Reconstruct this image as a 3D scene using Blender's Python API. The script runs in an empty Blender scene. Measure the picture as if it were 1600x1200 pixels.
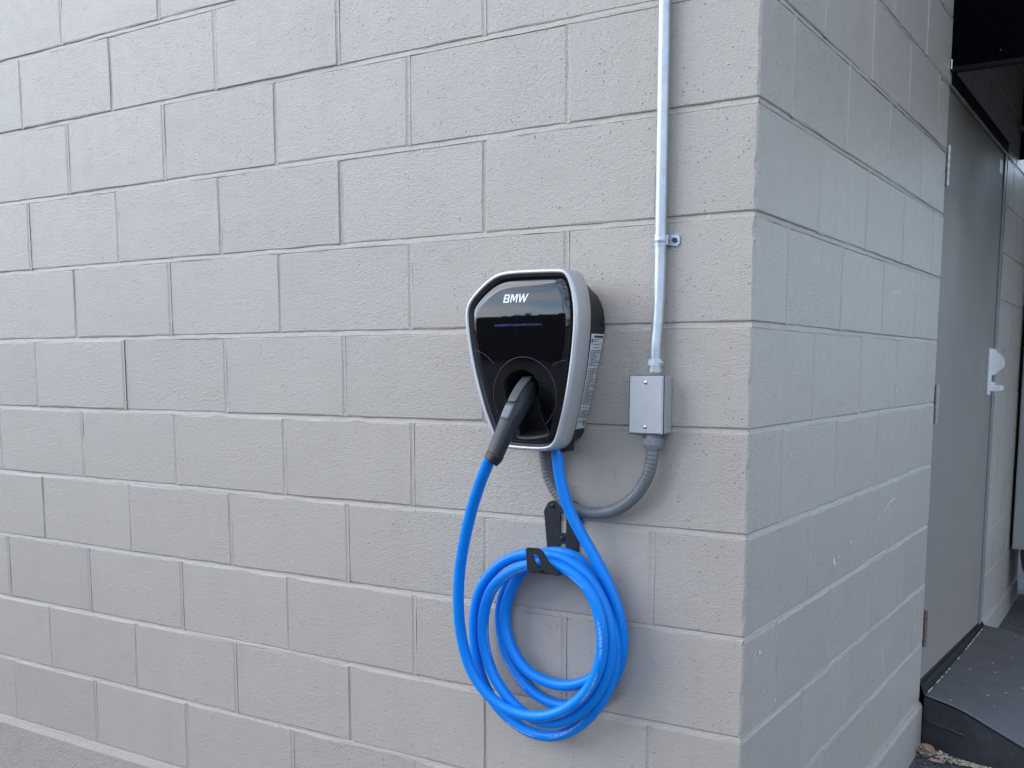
import bpy, bmesh, math, random
from mathutils import Vector, Matrix, Euler
from mathutils import noise as mn
random.seed(7)
S = bpy.context.scene
COL = S.collection
# ------------------------------------------------------------------ camera
cam = bpy.data.cameras.new('camera'); cam_o = bpy.data.objects.new('camera', cam); COL.objects.link(cam_o)
cam_o.location = (0.6814, -1.9323, -0.4852); cam_o.rotation_euler = (1.4462, 0.0006, 0.5671)
cam.sensor_width = 36.0; cam.lens = 36.0*1640.9/1600; cam.shift_x = 9.04/1600; cam.shift_y = 178.0/1600
cam.clip_start = 0.02; cam.clip_end = 2000
S.camera = cam_o
# ------------------------------------------------------------------ world, sun, exposure
SUN_EL, SUN_AZ = math.radians(31), math.radians(238)     # azimuth clockwise from +Y: high, in front and to the left of the long wall
W = bpy.data.worlds.new('World'); S.world = W; W.use_nodes = True
nt = W.node_tree; nt.nodes.clear()
sky = nt.nodes.new('ShaderNodeTexSky'); sky.sky_type = 'NISHITA'; sky.sun_disc = False
sky.sun_elevation = SUN_EL; sky.sun_rotation = SUN_AZ
sky.air_density = 1.0; sky.dust_density = 0.15; sky.ozone_density = 1.0; sky.altitude = 2500
tc = nt.nodes.new('ShaderNodeTexCoord'); mp = nt.nodes.new('ShaderNodeMapping'); mp.inputs['Scale'].default_value = (1.0, 1.0, 4.5)
nz = nt.nodes.new('ShaderNodeTexNoise'); nz.inputs['Scale'].default_value = 2.6; nz.inputs['Detail'].default_value = 7; nz.inputs['Roughness'].default_value = 0.6
cr = nt.nodes.new('ShaderNodeValToRGB'); cr.color_ramp.elements[0].position = 0.45; cr.color_ramp.elements[1].position = 0.70
cr.color_ramp.elements[0].color = (0, 0, 0, 1); cr.color_ramp.elements[1].color = (0.85, 0.85, 0.85, 1)
mx = nt.nodes.new('ShaderNodeMix'); mx.data_type = 'RGBA'; mx.inputs['B'].default_value = (10.0, 9.35, 8.7, 1)
bg = nt.nodes.new('ShaderNodeBackground'); bg.inputs['Strength'].default_value = 0.15
wo = nt.nodes.new('ShaderNodeOutputWorld')
L = nt.links.new
L(tc.outputs['Generated'], mp.inputs['Vector']); L(mp.outputs['Vector'], nz.inputs['Vector']); L(nz.outputs['Fac'], cr.inputs['Fac'])
sxyz = nt.nodes.new('ShaderNodeSeparateXYZ'); L(tc.outputs['Generated'], sxyz.inputs['Vector'])
fade = nt.nodes.new('ShaderNodeMapRange'); fade.inputs['From Min'].default_value = 0.08; fade.inputs['From Max'].default_value = 0.26; fade.inputs['To Min'].default_value = 1.0; fade.inputs['To Max'].default_value = 0.8
L(sxyz.outputs['Z'], fade.inputs['Value'])                       # broken cloud banks low over the yard, thinner overhead
cm = nt.nodes.new('ShaderNodeMath'); cm.operation = 'MULTIPLY'; L(cr.outputs['Color'], cm.inputs[0]); L(fade.outputs['Result'], cm.inputs[1])
L(cm.outputs[0], mx.inputs['Factor']); L(sky.outputs['Color'], mx.inputs['A']); L(mx.outputs['Result'], bg.inputs['Color']); L(bg.outputs['Background'], wo.inputs['Surface'])
sun = bpy.data.lights.new('sun', 'SUN'); sun_o = bpy.data.objects.new('sun', sun); COL.objects.link(sun_o)
sun.energy = 0.78; sun.angle = math.radians(52); sun.color = (1.0, 0.96, 0.90)
sd = Vector((math.sin(SUN_AZ)*math.cos(SUN_EL), math.cos(SUN_AZ)*math.cos(SUN_EL), math.sin(SUN_EL)))
sun_o.rotation_euler = sd.to_track_quat('Z', 'Y').to_euler(); sun_o.location = sd*30
S.view_settings.view_transform = 'Standard'; S.view_settings.look = 'None'
S.view_settings.exposure = 1.5; S.view_settings.gamma = 1.0; S.view_settings.use_curve_mapping = False
S.render.engine = 'CYCLES'
S.cycles.max_bounces = 6; S.cycles.use_denoising = True
CABLE = [(-0.3874,-0.062,-0.647),(-0.3854,-0.062,-0.6661),(-0.3821,-0.062,-0.6935),(-0.3748,-0.06,-0.7318),(-0.3603,-0.055,-0.7784),(-0.3345,-0.05,-0.8269),(-0.3032,-0.045,-0.8775),(-0.2758,-0.04,-0.9282),(-0.2562,-0.034,-0.9826),(-0.2487,-0.028,-1.0333),(-0.2534,-0.022,-1.0804),(-0.2688,-0.017,-1.1268),(-0.2983,-0.0145,-1.1669),(-0.3492,-0.014,-1.198),(-0.4014,-0.014,-1.2125),(-0.4551,-0.014,-1.2027),(-0.4963,-0.014,-1.1764),(-0.529,-0.014,-1.136),(-0.5501,-0.014,-1.0905),(-0.5571,-0.014,-1.0428),(-0.5506,-0.014,-0.9937),(-0.527,-0.015,-0.9459),(-0.4853,-0.016,-0.9029),(-0.4281,-0.017,-0.8797),(-0.3691,-0.018,-0.8825),(-0.3226,-0.019,-0.9173),(-0.2917,-0.02,-0.9617),(-0.2747,-0.022,-1.0099),(-0.2702,-0.026,-1.0537),(-0.2838,-0.032,-1.0997),(-0.3189,-0.036,-1.1358),(-0.3692,-0.037,-1.1571),(-0.4216,-0.037,-1.1582),(-0.4686,-0.037,-1.142),(-0.5028,-0.037,-1.1085),(-0.5235,-0.037,-1.0666),(-0.529,-0.037,-1.0225),(-0.5173,-0.038,-0.9763),(-0.4915,-0.039,-0.932),(-0.4541,-0.04,-0.9007),(-0.4076,-0.041,-0.8844),(-0.3558,-0.042,-0.8905),(-0.3124,-0.043,-0.9206),(-0.283,-0.043,-0.9647),(-0.2646,-0.043,-1.0126),(-0.2567,-0.043,-1.0591),(-0.2609,-0.043,-1.1076),(-0.2792,-0.042,-1.1591),(-0.3147,-0.04,-1.2131),(-0.3609,-0.039,-1.2547),(-0.4119,-0.039,-1.2764),(-0.4671,-0.039,-1.2762),(-0.5217,-0.04,-1.2528),(-0.5661,-0.042,-1.2112),(-0.5917,-0.045,-1.1565),(-0.6023,-0.047,-1.0966),(-0.602,-0.049,-1.0415),(-0.5905,-0.052,-0.9883),(-0.563,-0.056,-0.9428),(-0.5224,-0.06,-0.9055),(-0.4733,-0.063,-0.8828),(-0.4196,-0.065,-0.8751),(-0.3615,-0.066,-0.8816),(-0.3145,-0.066,-0.9085),(-0.2817,-0.066,-0.949),(-0.2629,-0.066,-0.9937),(-0.2563,-0.066,-1.0426),(-0.2622,-0.065,-1.0939),(-0.2827,-0.063,-1.1455),(-0.317,-0.062,-1.1917),(-0.3612,-0.062,-1.2257),(-0.4099,-0.062,-1.2395),(-0.4593,-0.063,-1.2305),(-0.503,-0.064,-1.2004),(-0.5402,-0.066,-1.1545),(-0.5600,-0.068,-1.1025),(-0.5640,-0.071,-1.0487),(-0.5535,-0.075,-0.9963),(-0.5290,-0.079,-0.952),(-0.4875,-0.083,-0.9184),(-0.4427,-0.086,-0.8979),(-0.3996,-0.088,-0.8898),(-0.3547,-0.089,-0.895),(-0.3144,-0.089,-0.9156),(-0.2854,-0.089,-0.9479),(-0.2692,-0.089,-0.9897),(-0.2639,-0.089,-1.033),(-0.2687,-0.088,-1.0781),(-0.2858,-0.087,-1.1229),(-0.3168,-0.086,-1.165),(-0.3612,-0.085,-1.1994),(-0.4096,-0.085,-1.2186),(-0.462,-0.086,-1.222),(-0.5116,-0.088,-1.209),(-0.5511,-0.091,-1.1816),(-0.5791,-0.096,-1.1418),(-0.5944,-0.102,-1.0919),(-0.5997,-0.11,-1.0345),(-0.595,-0.12,-0.9732),(-0.5819,-0.132,-0.9116),(-0.5608,-0.146,-0.8502),(-0.5304,-0.165,-0.7836),(-0.4928,-0.19,-0.7237),(-0.4672,-0.208,-0.6912),(-0.4446,-0.222,-0.6626)]
OUTER = [(-0.4855,-0.2977),(-0.4554,-0.2941),(-0.3965,-0.2945),(-0.3474,-0.2959),(-0.3333,-0.2994),(-0.3225,-0.3098),(-0.3143,-0.3298),(-0.3094,-0.3505),(-0.306,-0.3782),(-0.3068,-0.4196),(-0.3116,-0.4681),(-0.3192,-0.5207),(-0.3286,-0.5667),(-0.3397,-0.6097),(-0.3486,-0.6351),(-0.3617,-0.6486),(-0.3826,-0.6541),(-0.4294,-0.6543),(-0.4641,-0.6528),(-0.4884,-0.6486),(-0.5003,-0.6353),(-0.5092,-0.6158),(-0.5248,-0.5819),(-0.5394,-0.5393),(-0.5519,-0.4966),(-0.5616,-0.452),(-0.5677,-0.4149),(-0.5703,-0.3853),(-0.5679,-0.3652),(-0.5582,-0.3471),(-0.5339,-0.3243),(-0.5074,-0.3063)]
HOLE = [(-0.4296,-0.4909),(-0.4532,-0.4964),(-0.4705,-0.511),(-0.4762,-0.5329),(-0.4684,-0.5693),(-0.4467,-0.6127),(-0.438,-0.6326),(-0.3703,-0.6247),(-0.3787,-0.5998),(-0.3893,-0.5713),(-0.3915,-0.5319),(-0.3937,-0.5176),(-0.4084,-0.4981)]
PLUG = [(-0.4346,-0.09,-0.5273),(-0.413,-0.15,-0.5424),(-0.4091,-0.185,-0.569),(-0.4157,-0.205,-0.5995),(-0.4241,-0.222,-0.6362),(-0.4293,-0.23,-0.657),(-0.4358,-0.236,-0.6694)]
FLEX = [(-0.1891,-0.028,-0.6455),(-0.19,-0.028,-0.6735),(-0.2005,-0.028,-0.7073),(-0.2238,-0.028,-0.7422),(-0.2633,-0.028,-0.7723),(-0.3154,-0.026,-0.7856),(-0.3662,-0.024,-0.7802),(-0.4059,-0.022,-0.752),(-0.4295,-0.022,-0.7126),(-0.4357,-0.025,-0.672),(-0.4345,-0.03,-0.6419)]
PLATE = [(-0.4505,-0.006,-0.7935),(-0.4396,-0.006,-0.7737),(-0.4298,-0.006,-0.7693),(-0.3793,-0.006,-0.7658),(-0.3639,-0.006,-0.7719),(-0.3584,-0.006,-0.7884),(-0.3668,-0.006,-0.8778),(-0.4421,-0.006,-0.8728)]
LIP = [(-0.4289,-0.112,-0.8585),(-0.425,-0.112,-0.8543),(-0.3983,-0.112,-0.8535),(-0.3878,-0.112,-0.8605),(-0.3755,-0.112,-0.8791),(-0.3491,-0.112,-0.9028),(-0.3566,-0.112,-0.906),(-0.3838,-0.112,-0.9007),(-0.3886,-0.112,-0.897),(-0.3962,-0.112,-0.9011),(-0.423,-0.112,-0.9048),(-0.4253,-0.112,-0.9017)]
LIPh = [(-0.4116,-0.112,-0.8669),(-0.4001,-0.112,-0.8683),(-0.3886,-0.112,-0.892),(-0.3962,-0.112,-0.8945),(-0.4038,-0.112,-0.8869)]
# ------------------------------------------------------------------ helpers
def tag(o, label=None, cat=None, group=None, kind=None):
    if label: o['label'] = label
    if cat: o['category'] = cat
    if group: o['group'] = group
    if kind: o['kind'] = kind
    return o
def empty(name, loc, label=None, cat=None, group=None, kind=None):
    o = bpy.data.objects.new(name, None); COL.objects.link(o); o.location = loc; o.empty_display_size = 0.1
    return tag(o, label, cat, group, kind)
def link(name, me, m=None, parent=None, smooth=False):
    o = bpy.data.objects.new(name, me); COL.objects.link(o)
    if m and not me.materials: me.materials.append(m)
    if parent:
        o.parent = parent
        p = Vector((0, 0, 0)); q = parent
        while q: p += q.location; q = q.parent
        o.location = -p                       # geometry is written in place, parents never turn
    if smooth: me.polygons.foreach_set('use_smooth', [True]*len(me.polygons))
    return o
def mesh(name, V, F, m=None, parent=None, smooth=False):
    me = bpy.data.meshes.new(name); me.from_pydata([tuple(v) for v in V], [], F); me.update()
    return link(name, me, m, parent, smooth)
class MB:
    def __init__(s): s.V = []; s.F = []
    def add(s, V, F):
        n = len(s.V); s.V += [tuple(v) for v in V]; s.F += [tuple(i+n for i in f) for f in F]
    def box(s, a, b, bev=0.0):
        x0, y0, z0 = a; x1, y1, z1 = b
        if bev <= 0:
            s.add([(x0,y0,z0),(x1,y0,z0),(x1,y1,z0),(x0,y1,z0),(x0,y0,z1),(x1,y0,z1),(x1,y1,z1),(x0,y1,z1)],
                  [(0,3,2,1),(4,5,6,7),(0,1,5,4),(1,2,6,5),(2,3,7,6),(3,0,4,7)]); return
        bm = bmesh.new(); bmesh.ops.create_cube(bm, size=1)
        for v in bm.verts: v.co = Vector(((x0+x1)/2+v.co.x*(x1-x0), (y0+y1)/2+v.co.y*(y1-y0), (z0+z1)/2+v.co.z*(z1-z0)))
        bmesh.ops.bevel(bm, geom=bm.edges[:], offset=bev, segments=2, profile=0.6, affect='EDGES')
        bm.verts.index_update(); s.add([v.co[:] for v in bm.verts], [[v.index for v in f.verts] for f in bm.faces]); bm.free()
    def prism(s, pts, d0, d1, axis=1):
        """pts 2-D outline in the plane across axis; extruded from d0 to d1 along it"""
        def P(p, d): return (p[0], d, p[1]) if axis == 1 else ((d, p[0], p[1]) if axis == 0 else (p[0], p[1], d))
        n = len(pts); V = [P(p, d0) for p in pts]+[P(p, d1) for p in pts]
        F = [tuple(range(n)), tuple(range(2*n-1, n-1, -1))]+[(i, i+n, (i+1) % n+n, (i+1) % n) for i in range(n)]
        s.add(V, F)
    def cyl(s, c, ax, r, h, n=20, r2=None, dome=0):
        ax = Vector(ax).normalized(); u = ax.orthogonal().normalized(); w = ax.cross(u); c = Vector(c); r2 = r if r2 is None else r2
        V = []; rings = [(0, r), (h, r2)]
        if dome: rings += [(h+dome*0.6, r2*0.75), (h+dome, r2*0.3)]
        for d, rr in rings:
            for k in range(n):
                a = 2*math.pi*k/n; V.append(c+ax*d+(u*math.cos(a)+w*math.sin(a))*rr)
        F = []
        for j in range(len(rings)-1):
            for k in range(n): F.append((j*n+k, j*n+(k+1) % n, (j+1)*n+(k+1) % n, (j+1)*n+k))
        F += [tuple(range(n-1, -1, -1)), tuple(range((len(rings)-1)*n, len(rings)*n))]
        s.add(V, F)
    def build(s, name, m=None, parent=None, smooth=False): return mesh(name, s.V, s.F, m, parent, smooth)
def fix_normals(o):
    bm = bmesh.new(); bm.from_mesh(o.data); bmesh.ops.recalc_face_normals(bm, faces=bm.faces[:]); bm.to_mesh(o.data); bm.free(); return o
def autosmooth(o, ang=35):
    me = o.data; me.polygons.foreach_set('use_smooth', [True]*len(me.polygons))
    bm = bmesh.new(); bm.from_mesh(me)
    for e in bm.edges:
        if len(e.link_faces) == 2 and e.calc_face_angle(0) > math.radians(ang): e.smooth = False
    bm.to_mesh(me); bm.free(); return o
def catmull(P, k, closed=False):
    P = [Vector(p) for p in P]; n = len(P); out = []
    for i in range(n if closed else n-1):
        g = (lambda j: P[j % n]) if closed else (lambda j: P[max(0, min(n-1, j))])
        p0, p1, p2, p3 = g(i-1), g(i), g(i+1), g(i+2)
        for j in range(k):
            t = j/k; out.append(0.5*((2*p1)+(p2-p0)*t+(2*p0-5*p1+4*p2-p3)*t*t+(3*p1-p0-3*p2+p3)*t**3))
    if not closed: out.append(P[-1])
    return out
def tube(name, pts, r, n=14, m=None, parent=None, rf=None, caps=True):
    """round tube along pts, UV = (metres along, turn around)"""
    pts = [Vector(p) for p in pts]; T = []
    for i in range(len(pts)): T.append((pts[min(i+1, len(pts)-1)]-pts[max(i-1, 0)]).normalized())
    u = T[0].orthogonal().normalized(); V = []; s = 0.0; SS = []
    for i, p in enumerate(pts):
        if i: s += (p-pts[i-1]).length; u = (u-T[i]*u.dot(T[i])).normalized()
        SS.append(s); w = T[i].cross(u); rr = rf(s) if rf else r
        for k in range(n):
            a = 2*math.pi*k/n; V.append(p+(u*math.cos(a)+w*math.sin(a))*rr)
    F = [(i*n+k, i*n+(k+1) % n, (i+1)*n+(k+1) % n, (i+1)*n+k) for i in range(len(pts)-1) for k in range(n)]
    UV = [((SS[i], k/n), (SS[i], (k+1)/n), (SS[i+1], (k+1)/n), (SS[i+1], k/n)) for i in range(len(pts)-1) for k in range(n)]
    if caps: F += [tuple(range(n-1, -1, -1)), tuple(range((len(pts)-1)*n, len(pts)*n))]
    o = mesh(name, V, F, m, parent, True)
    uv = o.data.uv_layers.new(name='UVMap'); li = 0; d = []
    for f in UV:
        for q in f: d += list(q)
    for f in F[len(UV):]:
        for _ in f: d += [0, 0.6]
    uv.data.foreach_set('uv', d)
    return o
def inset(loop, d):
    """closed 2-D loop moved inwards by d"""
    n = len(loop); A = sum(loop[i][0]*loop[(i+1) % n][1]-loop[(i+1) % n][0]*loop[i][1] for i in range(n)); sg = 1 if A > 0 else -1
    out = []
    for i in range(n):
        a, b = loop[i-1], loop[(i+1) % n]; t = Vector((b[0]-a[0], b[1]-a[1])).normalized()
        out.append((loop[i][0]-t.y*sg*d, loop[i][1]+t.x*sg*d))
    return out
def by_angle(loop, c, N):
    """N points where rays from c meet a star-shaped loop"""
    out = []; n = len(loop)
    for k in range(N):
        a = 2*math.pi*k/N; dx, dz = math.cos(a), math.sin(a); best = 0
        for i in range(n):
            x0, z0 = loop[i][0]-c[0], loop[i][1]-c[1]; x1, z1 = loop[(i+1) % n][0]-c[0], loop[(i+1) % n][1]-c[1]
            ex, ez = x1-x0, z1-z0; det = ex*dz-ez*dx
            if abs(det) < 1e-12: continue
            t = (ex*z0-ez*x0)/det*1.0; t = (x0*ez-z0*ex)/(dx*ez-dz*ex); s = (x0*dz-z0*dx)/(dx*ez-dz*ex)
            if t > 0 and -1e-6 <= s <= 1+1e-6: best = max(best, t)
        out.append((c[0]+dx*best, c[1]+dz*best))
    return out
def in_poly(p, loop):
    c = False; n = len(loop)
    for i in range(n):
        a, b = loop[i], loop[i-1]
        if (a[1] > p[1]) != (b[1] > p[1]) and p[0] < (b[0]-a[0])*(p[1]-a[1])/(b[1]-a[1])+a[0]: c = not c
    return c
def loft(name, rings, m=None, parent=None, cap0=False, cap1=False, smooth=True):
    n = len(rings[0]); V = [p for r in rings for p in r]
    F = [(j*n+k, j*n+(k+1) % n, (j+1)*n+(k+1) % n, (j+1)*n+k) for j in range(len(rings)-1) for k in range(n)]
    if cap0: F.append(tuple(range(n-1, -1, -1)))
    if cap1: F.append(tuple(range((len(rings)-1)*n, len(rings)*n)))
    return fix_normals(mesh(name, V, F, m, parent, smooth))
# ------------------------------------------------------------------ materials
def mat(name, col, rough=0.5, metal=0.0, spec=0.5, **kw):
    m = bpy.data.materials.new(name); m.use_nodes = True; b = m.node_tree.nodes['Principled BSDF']
    b.inputs['Base Color'].default_value = (*col, 1); b.inputs['Roughness'].default_value = rough; b.inputs['Metallic'].default_value = metal
    b.inputs['Specular IOR Level'].default_value = spec
    for k, v in kw.items(): b.inputs[k.replace('_', ' ')].default_value = v
    return m
class N:
    """small node builder on a material"""
    def __init__(s, m): s.t = m.node_tree; s.b = s.t.nodes['Principled BSDF']; s.pos = s.t.nodes.new('ShaderNodeNewGeometry').outputs['Position']
    def n(s, ty, **inp):
        nd = s.t.nodes.new(ty)
        for k, v in inp.items():
            i = nd.inputs[k.replace('_', ' ')]
            if hasattr(v, 'is_output'): s.t.links.new(v, i)
            else: i.default_value = v
        return nd
    def noise(s, scale, detail=3, rough=0.5, vec=None): return s.n('ShaderNodeTexNoise', Vector=vec or s.pos, Scale=scale, Detail=detail, Roughness=rough).outputs['Fac']
    def vor(s, scale, vec=None): return s.n('ShaderNodeTexVoronoi', Vector=vec or s.pos, Scale=scale)
    def mp(s, v, a, b, c=0.0, d=1.0): return s.n('ShaderNodeMapRange', Value=v, From_Min=a, From_Max=b, To_Min=c, To_Max=d).outputs['Result']
    def math(s, op, a, b=0.0):
        nd = s.t.nodes.new('ShaderNodeMath'); nd.operation = op
        for i, v in enumerate((a, b)):
            if hasattr(v, 'is_output'): s.t.links.new(v, nd.inputs[i])
            else: nd.inputs[i].default_value = v
        return nd.outputs[0]
    def mix(s, f, a, b):
        nd = s.t.nodes.new('ShaderNodeMix'); nd.data_type = 'RGBA'
        for k, v in (('Factor', f), ('A', a), ('B', b)):
            if hasattr(v, 'is_output'): s.t.links.new(v, nd.inputs[k])
            else: nd.inputs[k].default_value = v if k == 'Factor' else (*v, 1)
        return nd.outputs['Result']
    def color(s, c): s.t.links.new(c, s.b.inputs['Base Color'])
    def rough(s, c): s.t.links.new(c, s.b.inputs['Roughness'])
    def bump(s, *hs):
        prev = None
        for h, dist, st in hs:
            nd = s.n('ShaderNodeBump', Height=h, Distance=dist, Strength=st)
            if prev: s.t.links.new(prev, nd.inputs['Normal'])
            prev = nd.outputs['Normal']
        s.t.links.new(prev, s.b.inputs['Normal'])
PAINT = (0.410, 0.371, 0.321)
def paint_mat(name, grain=1.0, pits=1.0, base=PAINT, rough=0.36, dirt=0.0):
    m = mat(name, base, rough, spec=0.5); k = N(m)
    rnd = k.n('ShaderNodeObjectInfo').outputs['Random']
    big = k.noise(5.0, 4); mid = k.noise(26, 3)
    c = k.mix(k.mp(rnd, 0, 1, 0, 1), tuple(v*0.965 for v in base), tuple(v*1.03 for v in base))
    c = k.mix(k.mp(big, 0.35, 0.7, 0, 0.22), c, tuple(v*0.90 for v in base))
    pv = k.vor(120); pit_mask = k.mp(k.noise(17, 2), 0.46, 0.60)
    pd = k.math('MULTIPLY', k.mp(pv.outputs['Distance'], 0.11, 0.20, 1, 0), k.mp(k.n('ShaderNodeSeparateColor', Color=pv.outputs['Color']).outputs['Red'], 0.50, 0.62))
    pit = k.math('MULTIPLY', pd, k.math('ADD', k.math('MULTIPLY', pit_mask, 0.8), 0.2))
    c = k.mix(k.math('MULTIPLY', pit, 0.58*pits), c, tuple(v*0.35 for v in base))
    mv = k.n('ShaderNodeMapping', Vector=k.pos, Scale=(9.0, 9.0, 0.7)).outputs['Vector']
    c = k.mix(k.mp(k.noise(1.0, 4, 0.6, mv), 0.52, 0.75, 0, 0.35), c, tuple(v*q for v, q in zip(base, (0.88, 0.87, 0.85))))
    c = k.mix(k.mp(k.noise(13, 5, 0.7), 0.60, 0.72, 0, 0.30), c, tuple(min(1, v*1.10) for v in base))
    if dirt: c = k.mix(k.mp(k.noise(40, 6, 0.7), 0.5, 0.72, 0, dirt), c, (0.16, 0.15, 0.14))
    k.color(c); k.rough(k.mp(mid, 0.3, 0.7, rough-0.05, rough+0.09))
    h = k.math('ADD', k.noise(330, 2, 0.55), k.math('MULTIPLY', k.noise(110, 1), 0.45))
    k.bump((k.math('MULTIPLY', pit, -1.0), 0.003, 0.9*pits), (h, 0.0030*grain, 0.60), (big, 0.02, 0.12))
    return m
M_BLOCK = paint_mat('block_paint'); M_MORTAR = paint_mat('mortar_paint', 1.2, 0.3)
M_FOUND = paint_mat('foundation_paint', 2.2, 0.6, tuple(v*0.92 for v in PAINT), 0.5, 0.25)
def simple(name, col, rough, metal=0.0, var=0.1, sc=30, bump=0.0, bsc=300, spec=0.5, **kw):
    m = mat(name, col, rough, metal, spec, **kw); k = N(m); f = k.noise(sc, 4, 0.6)
    k.color(k.mix(k.mp(f, 0.3, 0.7), tuple(v*(1-var) for v in col), tuple(min(1, v*(1+var)) for v in col)))
    k.rough(k.mp(k.noise(sc*2.3, 3), 0.3, 0.7, max(0.02, rough-0.06), min(1, rough+0.06)))
    if bump: k.bump((k.noise(bsc, 2), 0.002, bump))
    return m
M_SILVER = simple('satin_silver', (0.53, 0.53, 0.525), 0.40, 0.5, 0.03, 20, 0.04, 900)
M_PANEL = mat('black_gloss', (0.003, 0.003, 0.004), 0.03, 0, 0.75)
M_BLACKPL = simple('black_plastic', (0.012, 0.012, 0.013), 0.45, 0, 0.15, 60, 0.25, 900)
M_HOLE = simple('holster_plastic', (0.003, 0.003, 0.0035), 0.55, 0, 0.1)
M_GROOVE = mat('groove_edge', (0.05, 0.05, 0.053), 0.4)
M_WHITE = mat('white_print', (0.82, 0.83, 0.84), 0.4)
M_LED = mat('blue_status_text', (0.004, 0.006, 0.05), 0.3, Emission_Color=(0.03, 0.05, 0.6, 1), Emission_Strength=0.02)
M_LABEL = simple('label_stock', (0.60, 0.61, 0.62), 0.45, 0, 0.03)
M_INK = mat('label_ink', (0.05, 0.05, 0.055), 0.5)
M_PLUG = simple('plug_rubber', (0.011, 0.013, 0.017), 0.42, 0, 0.15, 40, 0.2, 700)
M_PLUGTRIM = simple('plug_trim_grey', (0.06, 0.067, 0.076), 0.42, 0, 0.08, 40, 0.12, 700)
M_PLUGBTN = simple('plug_button_grey', (0.115, 0.128, 0.145), 0.42, 0, 0.05, 40)
M_STEEL = simple('zinc_steel', (0.48, 0.515, 0.54), 0.40, 0.7, 0.10, 30, 0.1, 150)
M_BOX = simple('grey_box_paint', (0.47, 0.475, 0.48), 0.38, 0.35, 0.04, 30, 0.06, 500)
M_GASKET = mat('gasket_rubber', (0.015, 0.015, 0.017), 0.6)
M_PVC = simple('grey_pvc', (0.21, 0.22, 0.225), 0.42, 0, 0.08, 60)
M_SCREW = simple('screw_steel', (0.55, 0.56, 0.57), 0.3, 1.0, 0.1)
M_DARKSCREW = simple('dark_screw', (0.03, 0.03, 0.033), 0.35, 0.6, 0.1)
M_BRACKET = simple('black_powder_coat', (0.012, 0.013, 0.016), 0.42, 0.1, 0.15, 60, 0.2, 800)
M_DOOR = simple('door_paint', (0.232, 0.205, 0.180), 0.60, 0, 0.025, 1.2, 0.0, 120, spec=0.3)
M_FRAME = simple('door_frame_paint', (0.21, 0.212, 0.212), 0.4, 0, 0.05, 10)
M_HINGE = simple('hinge_steel', (0.33, 0.33, 0.32), 0.4, 0.7, 0.25, 60)
M_RUST = simple('rusty_hinge_steel', (0.17, 0.135, 0.12), 0.6, 0.4, 0.5, 90)
M_HANDLE = simple('white_handle_paint', (0.90, 0.91, 0.91), 0.3, 0, 0.03)
M_CANOPY = simple('black_canvas', (0.0012, 0.0015, 0.0028), 0.9, 0, 0.2, 20, 0.3, 400, spec=0.04)
M_BLACK = mat('black_trim', (0.004, 0.004, 0.005), 0.6, 0, 0.15)
M_CAB = simple('cabinet_grey', (0.34, 0.345, 0.34), 0.42, 0, 0.05, 8)
M_FENCE = simple('dark_fence_stain', (0.018, 0.017, 0.017), 0.7, 0, 0.35, 3)
M_BARK = simple('bark', (0.05, 0.04, 0.03), 0.9, 0, 0.3, 20)
M_LEAFY = simple('foliage', (0.04, 0.06, 0.03), 0.7, 0, 0.3, 8)
M_SPECK = mat('white_paint_drop', (0.75, 0.76, 0.76), 0.5)
M_SCRATCH = mat('cream_scratch', (0.60, 0.57, 0.47), 0.6)
M_CREAM = simple('pale_dry_debris', (0.50, 0.43, 0.31), 0.85, 0, 0.65, 45)
M_LEAF = simple('dry_brown_leaf', (0.20, 0.085, 0.05), 0.7, 0, 0.4, 90)
M_LEAFPALE = simple('dry_tan_leaf', (0.42, 0.28, 0.20), 0.75, 0, 0.25, 90)
M_STONE = simple('gravel_stone', (0.13, 0.132, 0.14), 0.8, 0, 0.6, 90)
m = mat('blue_cable_jacket', (0.003, 0.150, 0.66), 0.36, spec=0.32); k = N(m)
uvn = k.n('ShaderNodeUVMap').outputs['UV']; sx = k.n('ShaderNodeSeparateXYZ', Vector=uvn)
lt = k.n('ShaderNodeTexNoise', Vector=k.n('ShaderNodeCombineXYZ', X=k.math('MULTIPLY', sx.outputs['X'], 260.0), Y=k.math('MULTIPLY', sx.outputs['Y'], 60.0)).outputs[0], Scale=1.0, Detail=1).outputs['Fac']
band = k.mp(k.math('ABSOLUTE', k.math('SUBTRACT', k.math('FRACT', k.math('ADD', sx.outputs['Y'], k.math('MULTIPLY', sx.outputs['X'], 0.55))), 0.30)), 0.030, 0.038, 1, 0)
grp = k.mp(k.noise(1.0, 0, vec=k.n('ShaderNodeCombineXYZ', X=k.math('MULTIPLY', sx.outputs['X'], 9.0)).outputs[0]), 0.44, 0.50)
inkm = k.math('MULTIPLY', k.math('MULTIPLY', band, grp), k.mp(lt, 0.50, 0.56))
k.color(k.mix(k.math('MULTIPLY', inkm, 0.85), k.mix(k.noise(30, 3), (0.001, 0.205, 0.72), (0.002, 0.245, 0.80)), (0.45, 0.62, 0.80)))
k.rough(k.mp(k.noise(120, 3), 0.3, 0.7, 0.30, 0.44)); k.bump((k.noise(350, 2), 0.001, 0.12)); M_CABLE = m
m = mat('flex_conduit_pvc', (0.20, 0.213, 0.22), 0.38); k = N(m)
uvn = k.n('ShaderNodeUVMap').outputs['UV']; sx = k.n('ShaderNodeSeparateXYZ', Vector=uvn)
rib = k.math('SINE', k.math('MULTIPLY', k.math('ADD', sx.outputs['X'], k.math('MULTIPLY', sx.outputs['Y'], 0.0082)), 2*math.pi/0.0082))
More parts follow.
